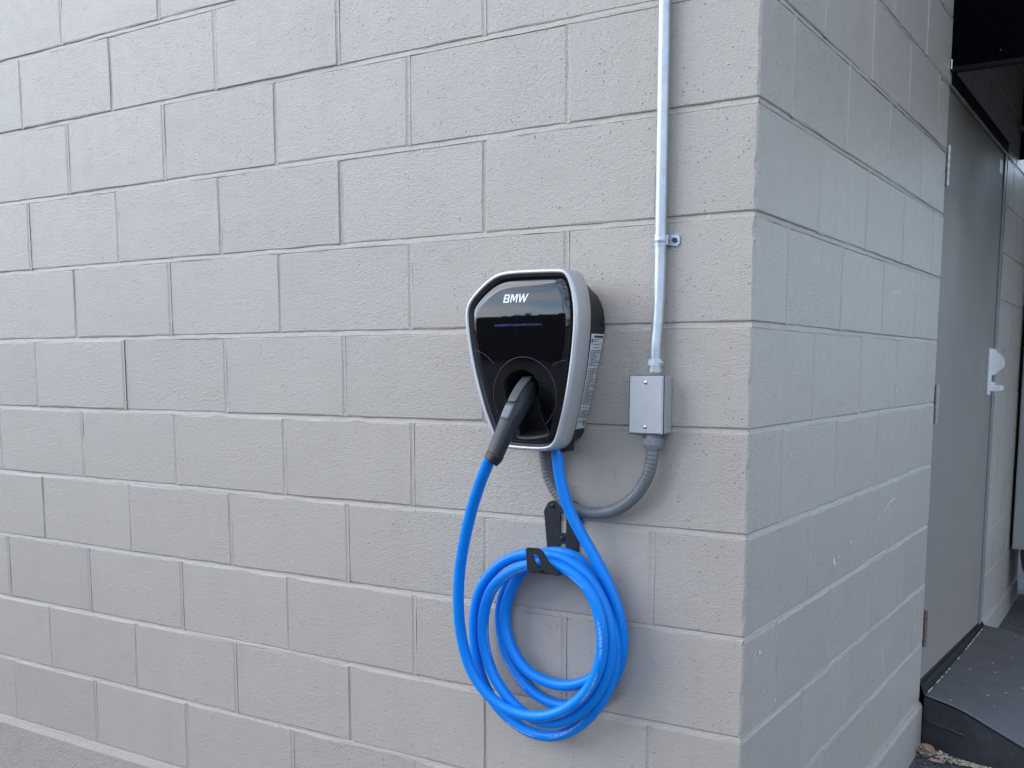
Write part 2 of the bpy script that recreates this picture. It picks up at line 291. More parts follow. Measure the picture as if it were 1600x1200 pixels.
pr = k.n('ShaderNodeTexNoise', Vector=k.n('ShaderNodeCombineXYZ', X=k.math('MULTIPLY', sx.outputs['X'], 190.0), Y=k.math('MULTIPLY', sx.outputs['Y'], 40.0)).outputs[0], Scale=1.0, Detail=2).outputs['Fac']
zone = k.math('MULTIPLY', k.mp(k.math('ABSOLUTE', k.math('SUBTRACT', sx.outputs['X'], 0.135)), 0.035, 0.045, 1, 0), k.mp(pr, 0.53, 0.57))
zone = k.math('MULTIPLY', zone, k.mp(k.math('ABSOLUTE', k.math('SUBTRACT', k.math('FRACT', k.math('ADD', sx.outputs['Y'], 0.0)), 0.5)), 0.16, 0.2, 1, 0))
k.color(k.mix(k.math('MULTIPLY', zone, 0.8), k.mix(k.noise(40, 4), (0.125, 0.132, 0.135), (0.175, 0.182, 0.185)), (0.02, 0.02, 0.02)))
k.bump((rib, 0.0006, 0.38), (k.noise(200, 3), 0.001, 0.15)); M_FLEX = m
m = mat('asphalt_gravel', (0.09, 0.092, 0.098), 0.85); k = N(m)
v = k.vor(150); vv = k.n('ShaderNodeSeparateColor', Color=v.outputs['Color']).outputs['Red']
c = k.mix(vv, (0.035, 0.036, 0.04), (0.20, 0.205, 0.215)); c = k.mix(k.mp(k.noise(3, 5), 0.35, 0.7, 0, 0.6), c, (0.05, 0.05, 0.052))
k.color(c); k.bump((k.math('MULTIPLY', v.outputs['Distance'], -1.0), 0.012, 0.8), (k.noise(60, 4), 0.01, 0.5)); M_GROUND = m
m = mat('ramp_grey_paint', (0.055, 0.059, 0.065), 0.55); k = N(m)
c = k.mix(k.mp(k.noise(9, 5, 0.65), 0.35, 0.7), (0.052, 0.052, 0.053), (0.083, 0.082, 0.082))
c = k.mix(k.mp(k.noise(75, 4, 0.7), 0.60, 0.75, 0, 0.45), c, (0.13, 0.135, 0.14))
k.color(c); k.bump((k.noise(110, 5, 0.7), 0.004, 0.55)); M_RAMP = m
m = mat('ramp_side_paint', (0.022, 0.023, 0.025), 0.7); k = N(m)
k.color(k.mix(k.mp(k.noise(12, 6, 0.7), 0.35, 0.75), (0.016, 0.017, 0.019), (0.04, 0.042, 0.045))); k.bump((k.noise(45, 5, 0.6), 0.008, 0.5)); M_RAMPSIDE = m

# ------------------------------------------------------------------ ground
def gz(y): return -1.80+0.02*max(-1.8, min(4.5, y-1.65))
ys = [-300, -60, -20, -8, -3, -0.15, 0.5, 1.2, 1.65, 2.2, 3, 4, 6.15, 20, 300]; xs = [-300, -40, -10, -3, 0, 0.5, 1.5, 4, 12, 40, 300]
o = mesh('ground', [(x, y, gz(y)) for y in ys for x in xs], [(j*len(xs)+i, j*len(xs)+i+1, (j+1)*len(xs)+i+1, (j+1)*len(xs)+i) for j in range(len(ys)-1) for i in range(len(xs)-1)], M_GROUND)
tag(o, kind='structure')

# ------------------------------------------------------------------ building: block walls
U = 0.4064; CH = 0.2032; J = 0.0095; BH = CH-J
bld = empty('building', (0, 0, -1.8), 'grey painted concrete block building corner with a steel side door', 'building')
def block_mesh(Lx, H, rng):
    """front face towards -y at y=0, centred in x and z; worn edges; open at the back where the mortar hides it"""
    def loop(ins, y, jit):
        P = []
        for sx_, sz_, nseg, vert in ((1, 0, 5, False), (0, 1, 3, True), (-1, 0, 5, False), (0, -1, 3, True)):
            for i in range(nseg):
                t = -0.5+i/nseg
                if not vert: x, z = sx_*t*(Lx-1.1*ins), -sx_*(H/2-ins)
                else: x, z = sz_*(Lx/2-0.55*ins), sz_*t*(H-2*ins)
                P.append([x, y, z, vert, i])
        out = []
        for x, yy, z, vert, i in P:
            jx, jz = rng.uniform(-jit, jit), rng.uniform(-jit, jit)
            out.append((x+(jx if vert or i == 0 else 0), yy+rng.uniform(0, jit*0.3), z+(jz if not vert or i == 0 else 0)))
        return out
    R = [loop(0.0036, 0, 0.0015), loop(0.0010, 0.0013, 0.0011), loop(0.0, 0.010, 0.0002)]; n = len(R[0])
    V = R[0]+R[1]+R[2]; F = [tuple(range(n))]
    for j in (0, 1): F += [(j*n+k, (j+1)*n+k, (j+1)*n+(k+1) % n, j*n+(k+1) % n) for k in range(n)]
    me = bpy.data.meshes.new('concrete_block'); me.from_pydata(V, [], F); me.update(); me.materials.append(M_BLOCK)
    bm = bmesh.new(); bm.from_mesh(me); bmesh.ops.recalc_face_normals(bm, faces=bm.faces[:])
    for f in bm.faces:
        if len(f.verts) > 8 and f.normal.y > 0: bmesh.ops.reverse_faces(bm, faces=bm.faces[:]); break
    bm.to_mesh(me); bm.free(); return me
RNG = random.Random(3)
POOL = {}
def get_block(Lx, H=BH):
    key = (round(Lx, 3), round(H, 3))
    lst = POOL.setdefault(key, [])
    if len(lst) < 9: lst.append(block_mesh(Lx, H, RNG)); return lst[-1]
    return RNG.choice(lst)
def put_block(parent, Lx, along, zc, side, H=BH):
    o = bpy.data.objects.new('concrete_block', get_block(Lx, H)); COL.objects.link(o); o.parent = parent
    dp = RNG.uniform(-0.0009, 0.0009); p = Vector((along, dp, zc)) if side == 'A' else Vector((-dp, along, zc))
    q = parent.location+parent.parent.location
    o.location = p-q; tl = math.radians(0.12)
    o.rotation_euler = (RNG.uniform(-tl, tl), RNG.uniform(-tl, tl)*0.6, RNG.uniform(-tl, tl)+(math.pi/2 if side == 'B' else 0))
    return o
def corner_block(parent, LA, LB, zc):
    rng = RNG; H = BH; sec = [(-LA, 0.010, 'a'), (-LA+0.0006, 0.0014, 'a'), (-LA+0.0020, 0, 'a'), (-LA*0.5, 0, 'a'), (-0.0045, 0, 'a'), (-0.0014, 0.0014, 'c'), (0, 0.0045, 'b'), (0, LB*0.5, 'b'), (0, LB-0.0034, 'b'), (-0.0016, LB-0.0012, 'b'), (-0.010, LB, 'b')]
    lev = [(-H/2, 0.010), (-H/2+0.0012, 0.0016), (-H/2+0.0034, 0)]; lev += [(-H/2+0.0034+(H-0.0068)*t/9, 0) for t in range(1, 9)]; lev += [(H/2-0.0034, 0), (H/2-0.0012, 0.0016), (H/2, 0.010)]
    V = []
    for z, ins in lev:
        chip = 0.0 if rng.random() < 0.55 else rng.uniform(0, 0.0028)
        for x, y, t in sec:
            if t == 'a': V.append((x-(chip if x > -0.01 else 0), max(y, ins), z))
            elif t == 'b': V.append((min(x, -ins), y+(chip if y < 0.01 else 0), z))
            else: V.append((min(x, -ins)-chip*0.7, max(y, ins)+chip*0.7, z+rng.uniform(-0.002, 0.002)))
    n = len(sec); F = [(j*n+i, j*n+i+1, (j+1)*n+i+1, (j+1)*n+i) for j in range(len(lev)-1) for i in range(n-1)]
    V = [(x, y, z+zc) for x, y, z in V]
    mesh('concrete_block', V, F, M_BLOCK, parent)
def bed(mb, a0, a1, z, side):
    n = max(2, int((a1-a0)/0.022)); g = J/2+0.0012; V = []
    for i in range(n+1):
        a = a0+(a1-a0)*i/n; w = 0.0022*mn.noise(Vector((a*2.3, z*13, 1.7)))+0.0012*mn.noise(Vector((a*23, z*13, 5)))
        g2 = g+0.0012*mn.noise(Vector((a*17, z*7, 3)))
        for d, dz in ((0.0036+w, g2), (0.0028+w*1.6, g*0.45), (0.0017+w*1.6, -g*0.3), (0.0003+w*0.6, -g2)):
            V.append((a, d, z+dz) if side == 'A' else (-d, a, z+dz))
    F = [(i*4+k, i*4+k+1, (i+1)*4+k+1, (i+1)*4+k) for i in range(n) for k in range(3)]
    if side == 'B': F = [f for f in F]
    mb.add(V, F)
def head(mb, a, zc, side, rec, H=BH):
    g = J/2+0.0016; n = 4; V = []
    for i in range(n+1):
        z = zc-H/2+H*i/n; w = 0.0012*mn.noise(Vector((a*31, z*19, 9.1)))
        for dx, d in (((-g, rec-0.0006+w), (-g*0.3, rec+0.0006+w), (g*0.3, rec+0.0006+w), (g, rec-0.0006+w)) if side == 'A' else ((-g, 0.0012), (-g*0.55, rec+w*0.5), (g*0.55, rec+w*0.5), (g, 0.0012))):
            V.append((a+dx, d, z) if side == 'A' else (-d, a+dx, z))
    F = [(i*4+k, i*4+k+1, (i+1)*4+k+1, (i+1)*4+k) for i in range(n) for k in range(3)]
    mb.add(V, F)
K0, K1 = -8, 8             # joint rows: z = -0.2032 k
XL = -4.46; YE = 1.785
wA = empty('wall', (0, 0, 0)); wA.parent = bld; wA.location = (0, 0, 1.8)
# wall A core (mortar) is the wall part itself
bpy.data.objects.remove(wA)
mb = MB(); mb.box((XL, 0.0085, -CH*K1), (-0.0085, 0.19, -CH*K0+0.15))
for kk in range(K0, K1+1): bed(mb, XL, -0.002, -CH*kk, 'A')
jointsA = []
for r in range(K0+1, K1+1):
    zc = -CH*(r-0.5); off = 0 if r % 2 == 0 else 0.5
    for n in range(0, 11):
        x = -(U*(n+1-off)-0.005)
        if x > XL: head(mb, x, zc, 'A', RNG.choice((RNG.uniform(-0.0004, 0.0001), RNG.uniform(0.0003, 0.0010), RNG.uniform(0.0003, 0.0010), RNG.uniform(0.0012, 0.0026))))
wA = fix_normals(mb.build('wall', M_MORTAR, bld)); wA.location = (0, 0, 1.8)
for r in range(K0+1, K1+1):
    zc = -CH*(r-0.5); even = r % 2 == 0
    corner_block(wA, (U if even else U/2)-0.005-J/2, (U/2 if even else U)-0.005-J/2, zc)
    n0 = 1 if even else 0.5
    while True:
        xr = -(U*n0-0.005)-J/2; xl = max(-(U*(n0+1)-0.005)+J/2, XL)
        if xr-xl < 0.05: break
        put_block(wA, xr-xl, (xr+xl)/2, zc, 'A'); n0 += 1
mb = MB(); mb.box((-0.19, 0.1905, -CH*K1), (-0.0085, YE-0.002, -CH*K0+0.15))
for kk in range(K0, K1+1): bed(mb, 0.002, YE, -CH*kk, 'B')
for r in range(K0+1, K1+1):
    y = (U/2 if r % 2 == 0 else U)-0.005
    while y < YE-0.05: head(mb, y, -CH*(r-0.5), 'B', RNG.uniform(-0.0014, -0.0004)); y += U
wB = fix_normals(mb.build('wall', M_MORTAR, bld)); wB.location = (0, 0, 1.8)
for r in range(K0+1, K1+1):
    y = (U/2 if r % 2 == 0 else U)-0.005
    while y < YE-0.05:
        a, b = y+J/2, min(y+U-J/2, YE); put_block(wB, b-a, (a+b)/2, -CH*(r-0.5), 'B'); y += U
# end face of the wall at the door, painted blocks in the return
mb = MB(); mb.box((-0.19, YE-0.0015, -CH*K1), (-0.004, YE-0.0005, 0.47)); mb.build('door_return', M_BLOCK, bld)
# wall beyond the door and above its head
DY1 = 3.145; CE = 4.33; ZH = 0.478
mb = MB(); mb.box((-0.19, DY1+0.001, -CH*K1), (-0.0085, CE, ZH-0.001)); mb.box((-0.19, YE+0.001, ZH), (-0.0085, CE, -CH*K0+0.15))
for kk in range(K0, K1+1): bed(mb, (DY1 if -CH*kk < ZH else YE), CE, -CH*kk, 'B')
wC = fix_normals(mb.build('wall', M_MORTAR, bld)); wC.location = (0, 0, 1.8)
for r in range(K0+1, K1+1):
    zt, zb = -CH*(r-1), -CH*r
    if zt <= ZH: y = DY1; pieces = []
    else: y = YE; pieces = []
    start = DY1 if zb < ZH-0.02 and zt <= ZH+0.02 else YE
    y = start; first = U/2 if r % 2 else U
    while y < CE-0.03:
        e = min(y+first, CE); first = U
        put_block(wC, e-y-J, (y+e)/2, (zt+zb)/2, 'B'); y = e
# cut course right above the door head
for y in (YE, YE+U, YE+2*U): put_block(wC, min(U, DY1-y)-J, y+min(U, DY1-y)/2, (ZH+0.6096)/2+0.002, 'B', 0.6096-ZH-J)
# foundation, a finger's breadth proud of the blocks with a sloped top edge
def found(pts, name):
    mb = MB(); zt = -CH*K1-0.004; n = len(pts); V = []
    nseg = []
    for i in range(n-1):
        a, b = Vector(pts[i]), Vector(pts[i+1]); q = max(1, int((b-a).length/0.12))
        nseg += [a.lerp(b, t/q) for t in range(q)]
    nseg.append(Vector(pts[-1])); out = []
    for i, p in enumerate(nseg):
        a = nseg[max(0, i-1)]; b = nseg[min(len(nseg)-1, i+1)]; t = (b-a).normalized(); nr = Vector((t.y, -t.x))
        for ins, z in ((-0.012, zt+0.004), (0.004, zt-0.003), (0.011, zt-0.016), (0.012, -2.1)):
            w = 0.0016*mn.noise(Vector((p.x*11, p.y*11, z*3))); out.append((p.x+nr.x*(ins+w), p.y+nr.y*(ins+w), z+w*1.5))
    F = [(i*4+k, i*4+k+1, (i+1)*4+k+1, (i+1)*4+k) for i in range(len(nseg)-1) for k in range(3)]
    mb.add(out, F); return fix_normals(mb.build(name, M_FOUND, bld))
found([(XL, 0), (0, 0), (0, YE)], 'foundation'); found([(0, DY1), (0, CE)], 'foundation')
mb = MB(); mb.box((XL, 0.0, -CH*K0+0.15), (0.02, CE, -CH*K0+0.22)); mb.build('roof', M_FRAME, bld)
mb = MB(); mb.box((XL, CE+0.001, -2.0), (-0.0085, CE+0.15, -CH*K0+0.15)); mb.box((XL-0.15, 0.01, -2.0), (XL-0.001, CE, -CH*K0+0.15)); mb.build('wall', M_MORTAR, bld)

# ------------------------------------------------------------------ paint drops and scratch on the side wall
def speck(mb, c, r, side='B', rng=RNG, el=1.0):
    n = 7; V = []
    for k in range(n):
        a = 2*math.pi*k/n; rr = r*rng.uniform(0.6, 1.25)
        if side == 'B': V.append((c[0], c[1]+rr*math.cos(a)*el, c[2]+rr*math.sin(a)))
        else: V.append((c[0]+rr*math.cos(a), c[1]+rr*math.sin(a)*el, c[2]))
    mb.add(V, [tuple(range(n))])
SPK = [(1.18,-.277,.006),(1.11,-.285,.005),(1.14,-.282,.007),(1.40,-.255,.006),(1.405,-.262,.004),(.92,-.326,.003),(1.36,-.395,.003),(1.50,-.47,.003),(.70,.42,.003),(.72,-.05,.003),(1.0,.11,.003),
       (.92,-.548,.003),(1.21,-.555,.006),(1.36,-.58,.003),(1.04,-.65,.004),(1.18,-.69,.004),(.85,-.75,.003),(1.12,-.78,.003),(1.20,-.86,.004),(1.05,-.90,.004),(1.07,-.91,.004),(.77,-.93,.007),(.62,-.955,.009),(.63,-.965,.006),(.66,-.95,.005),(.68,-1.0,.004),
       (.30,-1.17,.004),(.20,-1.19,.005),(.09,-1.06,.006),(.055,-1.06,.004),(.12,-1.15,.003),(.57,-1.13,.003),(.33,-.48,.003),(.42,-.92,.003),(.25,-.67,.003),(1.5,.1,.003),(.5,-.28,.003),(.34,-.33,.003)]
mb = MB()
for y, z, r in SPK: speck(mb, (0.0018, y, z), r*0.75, 'B', RNG, 1.3)
tag(mb.build('paint_specks', M_SPECK, wB), kind='stuff')
mb = MB()
P = [(1.118, -.888), (1.15, -.882), (1.20, -.873), (1.26, -.868), (1.30, -.862)]
for i in range(4):
    (y0, z0), (y1, z1) = P[i], P[i+1]; w = 0.0035 if i < 3 else 0.0015
    mb.add([(0.0018, y0, z0-w), (0.0018, y1, z1-w), (0.0018, y1, z1+w*0.7), (0.0018, y0, z0+w)], [(0, 1, 2, 3)])
mb.build('scratch', M_SCRATCH, wB)

# ------------------------------------------------------------------ steel door
fr = MB(); fr.box((-0.12, YE+0.002, -1.62), (-0.006, YE+0.016, 0.41), 0.002); fr.box((-0.12, DY1-0.052, -1.66), (-0.002, DY1-0.001, 0.41), 0.003); fr.box((-0.12, YE+0.002, 0.411), (-0.006, DY1-0.001, 0.470), 0.003)
fr.build('door_frame', M_FRAME, bld)
mb = MB(); mb.box((-0.005, YE+0.02, 0.416), (0.003, DY1-0.02, 0.462), 0.001); mb.build('head_strip', M_BLACK, bld)  # thin black strip along the door head
mb = MB(); mb.box((-0.06, YE+0.019, -1.655), (-0.009, DY1-0.055, 0.407), 0.002); door = mb.build('door', M_DOOR, bld)
for zt, zb, m_ in ((0.223, 0.102, M_HINGE), (-0.551, -0.673, M_HINGE), (-1.321, -1.44, M_RUST)):
    h = MB(); n = 5
    for i in range(n):
        a = zb+(zt-zb)*i/n; h.cyl((0.0005, YE+0.030, a+0.001), (0, 0, 1), 0.0085, (zt-zb)/n-0.002, 14)
    h.box((-0.0092, YE+0.020, zb), (-0.0055, YE+0.060, zt)); h.cyl((0.0005, YE+0.030, zb-0.004), (0, 0, 1), 0.006, zt-zb+0.008, 10)
    hg = autosmooth(h.build('hinge', m_, door))
    if m_ is M_RUST: hg['label'] = 'rusty lowest door hinge'
HY = 3.0
h = MB(); h.box((-0.009, HY-0.035, -0.608), (-0.001, HY+0.035, -0.41), 0.002)
fin = [(-0.001, -0.413), (0.008, -0.413)]
for i in range(5):
    x0 = 0.011+i*0.0077; z0 = -0.414-i*0.0085; fin += [(x0, z0), (x0+0.0060, z0), (x0+0.0040, z0-0.0080)]
fin += [(0.050, -0.459), (0.050, -0.487), (0.014, -0.522), (-0.001, -0.524)]
h.prism(fin, HY-0.008, HY+0.010, 1)
h.box((-0.004, HY-0.016, -0.592), (0.046, HY+0.014, -0.566), 0.004); h.box((0.002, HY-0.012, -0.566), (0.018, HY+0.01, -0.553), 0.002); h.cyl((0.046, HY-0.001, -0.579), (1, 0, 0), 0.010, 0.006, 14)
fix_normals(h.build('pull_handle', M_HANDLE, door))
h = MB(); h.box((-0.009, 2.978, 0.318), (-0.0075, 3.056, 0.372)); pl = h.build('notice_plate', M_LABEL, door)
h = MB(); h.box((-0.0075, 2.998, 0.328), (-0.0071, 3.006, 0.352)); h.box((-0.0075, 3.016, 0.324), (-0.0071, 3.026, 0.356)); h.box((-0.0075, 3.034, 0.33), (-0.0071, 3.042, 0.348))
h.build('plate_marks', M_FRAME, door)
# threshold: a stepped metal sill that dips towards the far jamb
V = []; prof = [(-0.06, 0.012), (-0.006, 0.012), (-0.004, 0.002), (0.003, 0.0), (0.006, -0.010), (0.008, -0.012), (0.009, -0.022), (0.0115, -0.024), (0.0118, -0.034), (0.0125, -0.038), (0.0125, -0.25)]
for t in (0, 0.33, 0.66, 1):
    y = YE+0.003+(DY1-0.004-YE)*t
    for i, (x, z) in enumerate(prof): V.append((x, y, -1.575-0.065*t+z*(1-0.35*t)))
n = len(prof)
fix_normals(mesh('threshold', V, [(j*n+i, j*n+i+1, (j+1)*n+i+1, (j+1)*n+i) for j in range(3) for i in range(n-1)], M_BLACK, bld))

# ------------------------------------------------------------------ black canopy over the door
cz = 0.449; mb = MB()
mb.box((-0.0035, 1.786, cz), (1.55, 1.797, 1.25), 0.002); mb.box((-0.0115, 3.50, cz), (1.55, 3.512, 1.25), 0.002)
mb.box((1.55, 1.783, 0.15), (1.562, 3.512, 1.25), 0.002); mb.box((0.003, 1.795, 1.238), (1.55, 3.50, 1.25))  # front panel is out of view, hung low to block sky from the door
can = mb.build('canopy', M_CANOPY, bld)
mb = MB(); mb.box((0.003, 1.775, cz-0.004), (1.566, 1.800, cz+0.012), 0.003); mb.box((1.540, 1.80, cz-0.004), (1.566, 3.50, cz+0.012), 0.003); mb.build('canopy_rail', M_BLACK, can)
mb = MB(); mb.box((0.0015, 1.770, cz+0.004), (0.006, 1.7835, cz+0.034), 0.001); mb.build('mounting_tab', M_SCREW, can)
mb = MB(); mb.cyl((0.144, 1.783, 0.492), (0, -1, 0), 0.004, 0.003, 10, dome=0.002); mb.build('screw', M_DARKSCREW, can)
mb = MB(); mb.box((0.003, 3.50, 0.60), (0.10, 3.514, 0.64)); mb.cyl((0.02, 3.49, 0.565), (0, -1, 0), 0.008, 0.15, 10); mb.build('support_arm', M_HINGE, can)

# ------------------------------------------------------------------ ramp
near = [(0.013, -1.609), (0.129, -1.640), (0.231, -1.688), (0.33, -1.735), (0.45, -1.790), (0.62, -1.795), (0.9, -1.797), (1.2, -1.800)]
far = [(0.013, -1.643), (0.129, -1.659), (0.231, -1.676), (0.33, -1.692), (0.45, -1.711), (0.62, -1.735), (0.9, -1.765), (1.2, -1.79)]
base = [1.79, 1.735, 1.712, 1.705, 1.72, 1.73, 1.75, 1.76]
ramp = empty('ramp', (0.5, 2.4, -1.79), 'dark grey sloped ramp on the ground at the foot of the steel door', 'ramp')
n = len(near); V = []; ts = [0, 0.03, 0.12, 0.3, 0.5, 0.75, 1]
for t in ts:
    y = 1.800+(3.13-1.80)*t; e = 1-(1-t)**2
    for (x, z0), (_, z1) in zip(near, far): V.append((x, y, z0+(z1-z0)*min(1, e*1.0)))
autosmooth(fix_normals(mesh('ramp_top', V, [(j*n+i, j*n+i+1, (j+1)*n+i+1, (j+1)*n+i) for j in range(len(ts)-1) for i in range(n-1)], M_RAMP, ramp)))
V = []
for (x, z), by in zip(near, base):
    V += [(x, 1.7985, z-0.006), (x, 1.796-(1.796-by)*0.5, z-0.006+(-1.82-z+0.006)*0.5), (x, by, -1.83)]
F = [(i*3+k, i*3+k+1, (i+1)*3+k+1, (i+1)*3+k) for i in range(n-1) for k in (0, 1)]
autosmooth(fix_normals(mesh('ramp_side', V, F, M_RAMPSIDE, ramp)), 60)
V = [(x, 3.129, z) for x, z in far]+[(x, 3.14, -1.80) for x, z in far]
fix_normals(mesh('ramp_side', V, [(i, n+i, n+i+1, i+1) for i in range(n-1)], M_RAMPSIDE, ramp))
tube('edge_trim', catmull([(x, 1.7985, z+0.001) for x, z in near], 5), 0.0045, 8, simple('trim_grey', (0.13, 0.135, 0.14), 0.45), ramp)
tube('form_seam', catmull([(0.030, 1.782, -1.694), (0.07, 1.769, -1.699), (0.11, 1.763, -1.706), (0.15, 1.762, -1.716)], 4), 0.003, 6, M_RAMP, ramp)
mb = MB(); rr = random.Random(5)
def ramp_z(x, y):
    t = (y-1.8)/1.33; e = 1-(1-t)**2
    for i in range(n-1):
        if near[i][0] <= x <= near[i+1][0]:
            f = (x-near[i][0])/(near[i+1][0]-near[i][0]); a = near[i][1]+(near[i+1][1]-near[i][1])*f; b = far[i][1]+(far[i+1][1]-far[i][1])*f; return a+(b-a)*e
    return None
for i in range(55):
    x, y = 0.04+rr.random()**1.2*0.5, 1.82+rr.random()*1.28; z = ramp_z(x, y)
    if z: speck(mb, (x, y, z+0.0035), rr.choice((0.0012, 0.0015, 0.002, 0.003, 0.005)), 'G', rr, 0.8)
for i in range(26):
    y = 1.84+i*0.048+rr.uniform(-.01, .01)
    if rr.random() < 0.62: z = ramp_z(0.018, y); mb.add([(0.016, y, z+0.004), (0.016, y+rr.uniform(0.012, 0.045), z+0.004), (0.0205, y+0.03, z+0.0038), (0.0205, y, z+0.0038)], [(0, 1, 2, 3)])
tag(mb.build('paint_specks', M_SPECK, ramp), kind='stuff')

# ------------------------------------------------------------------ cabinet beyond the door
cab = empty('cabinet', (0.3, 4.2, -1.75), 'grey metal cabinet on a curved black base, beyond the steel door', 'cabinet')
mb = MB(); mb.box((0.016, 3.93, -1.415), (0.60, 4.60, 0.45), 0.006); mb.build('cabinet_body', M_CAB, cab)
mb = MB(); mb.box((0.004, 3.96, -1.40), (0.015, 4.55, 0.40)); mb.build('gap_shade_strip', M_BLACK, cab)  # black slab filling the gap behind the cabinet, stands in for its shade
mb = MB(); mb.prism([(0.052, -1.417), (0.055, -1.46), (0.066, -1.51), (0.085, -1.56), (0.115, -1.61), (0.16, -1.655), (0.22, -1.69), (0.55, -1.70), (0.57, -1.417)], 3.95, 4.58, 1); fix_normals(mb.build('curved_base', M_BLACKPL, cab))
mb = MB(); mb.cyl((0.13, 4.0, -1.78), (0.10, 0, 0.16), 0.008, 0.18, 10); mb.cyl((0.5, 4.0, -1.78), (-0.06, 0, 0.16), 0.008, 0.18, 10); mb.build('leg', M_BLACK, cab)
# ------------------------------------------------------------------ wall charger
ch = empty('wall_charger', (-0.436, 0, -0.66), 'silver rimmed black wall charger with a plug in its holster', 'charger')
OUT2 = [(p.x, p.y) for p in catmull([(x, z, 0) for x, z in OUTER], 6, True)]
for _ in range(6): OUT2 = [((OUT2[i-1][0]+2*OUT2[i][0]+OUT2[(i+1) % len(OUT2)][0])/4, (OUT2[i-1][1]+2*OUT2[i][1]+OUT2[(i+1) % len(OUT2)][1])/4) for i in range(len(OUT2))]
rings = []
for d, y in ((0.004, -0.069), (0.0008, -0.0700), (0.0, -0.0715), (0.0, -0.118), (0.0006, -0.1235), (0.0020, -0.1264), (0.0042, -0.1280), (0.0068, -0.1282), (0.0084, -0.1272), (0.0091, -0.1256)):
    rings.append([(x, y, z) for x, z in inset(OUT2, d)])
loft('frame', rings, M_SILVER, ch)
rings = [[(x, y, z) for x, z in inset(OUT2, d)] for d, y in ((0.0091, -0.1256), (0.0098, -0.1225), (0.0135, -0.1185), (0.0145, -0.1170))]
loft('inner_bezel', rings, simple('dark_bezel', (0.09, 0.092, 0.095), 0.4, 0.3, 0.05), ch)
HC = (-0.428, -0.545); NA = 160
def bulge(x, z):
    d = z+0.405; g = (0.55 if d > 0 else 0.375)*d*d if z > -0.5 else 0.375*0.095**2+0.07125*0.10*(1-math.exp(-(-0.5-z)/0.10))
    return -0.0110+g-0.0030*(1-((x+0.438)/0.12)**2)
HOLE2 = [(p.x, p.y) for p in catmull([(x, z, 0) for x, z in HOLE], 4, True)]
o_loop = by_angle(inset(OUT2, 0.0138), HC, NA); f_loop = by_angle(inset(OUT2, 0.0250), HC, NA); h_loop = by_angle(HOLE2, HC, NA)
def surf(x, z): return -0.1175+bulge(x, z)
rings = [[(x, -0.1172, z) for x, z in o_loop]]
rings.append([(x+(fx-x)*0.1, -0.1172+(surf(fx, fz)+0.1172)*0.16, z+(fz-z)*0.1) for (x, z), (fx, fz) in zip(o_loop, f_loop)])
rings.append([(x+(fx-x)*0.88, -0.1172+(surf(fx, fz)+0.1172)*0.93, z+(fz-z)*0.88) for (x, z), (fx, fz) in zip(o_loop, f_loop)])
for t in [i/14 for i in range(15)]:
    rings.append([(fx+(hx-fx)*t, surf(fx+(hx-fx)*t, fz+(hz-fz)*t), fz+(hz-fz)*t) for (fx, fz), (hx, hz) in zip(f_loop, h_loop)])
pan = loft('front_panel', rings, M_PANEL, ch)
hr = [[(x, surf(x, z)+0.0002, z) for x, z in h_loop]]
for t, y in ((0.04, -0.124), (0.10, -0.112), (0.18, -0.085), (0.24, -0.055)):
    hr.append([(x+(HC[0]-x)*t, y, z+(HC[1]-z)*t) for x, z in h_loop])
loft('holster', hr, M_HOLE, ch, cap1=True)
pts = []
for kk in range(121):
    a = 2*math.pi*kk/120; x, z = -0.4268+0.0735*math.cos(a), -0.5430+0.0765*math.sin(a); pts.append((x, z))
run = []
start = next(i for i in range(120) if in_poly(pts[i], HOLE2)) if any(in_poly(p, HOLE2) for p in pts) else 0
for i in range(121):
    p = pts[(start+i) % 120]
    if not in_poly(p, HOLE2): run.append((p[0], surf(*p)-0.0001, p[1]))
tube('seam_ring', run, 0.00055, 6, M_GROOVE, pan)
run = [(x, surf(x, z)-0.0001, z) for x, z in ((-0.545, -0.452), (-0.530, -0.456), (-0.512, -0.466), (-0.497, -0.480))]
tube('seam_line', catmull(run, 5), 0.0005, 6, M_GROOVE, pan)
run = [(x, surf(x, z)-0.0001, z) for x, z in ((-0.360, -0.484), (-0.350, -0.478), (-0.336, -0.474), (-0.328, -0.473))]
tube('seam_line', catmull(run, 5), 0.0004, 6, M_GROOVE, pan)
# letters as slanted strokes, each a hair proud of the last
mb = MB(); si = [0]
def stroke(ox, wd, pts):
    a = []
    for x, z in pts:
        X = -0.4735+ox+x*wd+z*0.0036; Z = -0.3588+z*0.0162; a.append((X, surf(X, Z)-0.0006-si[0]*0.00002, Z))
    si[0] += 1; mb.add(a, [tuple(range(len(a)))])
w_ = 0.0140                                    # B
for p in ([(0, 0), (.24, 0), (.24, 1), (0, 1)], [(.24, .82), (.80, .82), (.94, .90), (.80, 1), (.24, 1)], [(.24, .42), (.80, .42), (.90, .50), (.80, .58), (.24, .58)], [(.24, 0), (.84, 0), (.98, .10), (.84, .18), (.24, .18)],
          [(.72, .58), (.90, .50), (.96, .66), (.94, .90), (.72, .82)], [(.74, .18), (.98, .10), (1.0, .36), (.90, .50), (.74, .42)]): stroke(0, w_, p)
w_ = 0.0165                                    # M
for p in ([(0, 0), (.19, 0), (.19, 1), (0, 1)], [(.81, 0), (1, 0), (1, 1), (.81, 1)], [(.10, 1), (.30, 1), (.60, .22), (.50, .12), (.40, .22)], [(.70, 1), (.90, 1), (.60, .22), (.50, .12), (.40, .22)]): stroke(0.0162, w_, p)
w_ = 0.0225                                    # W
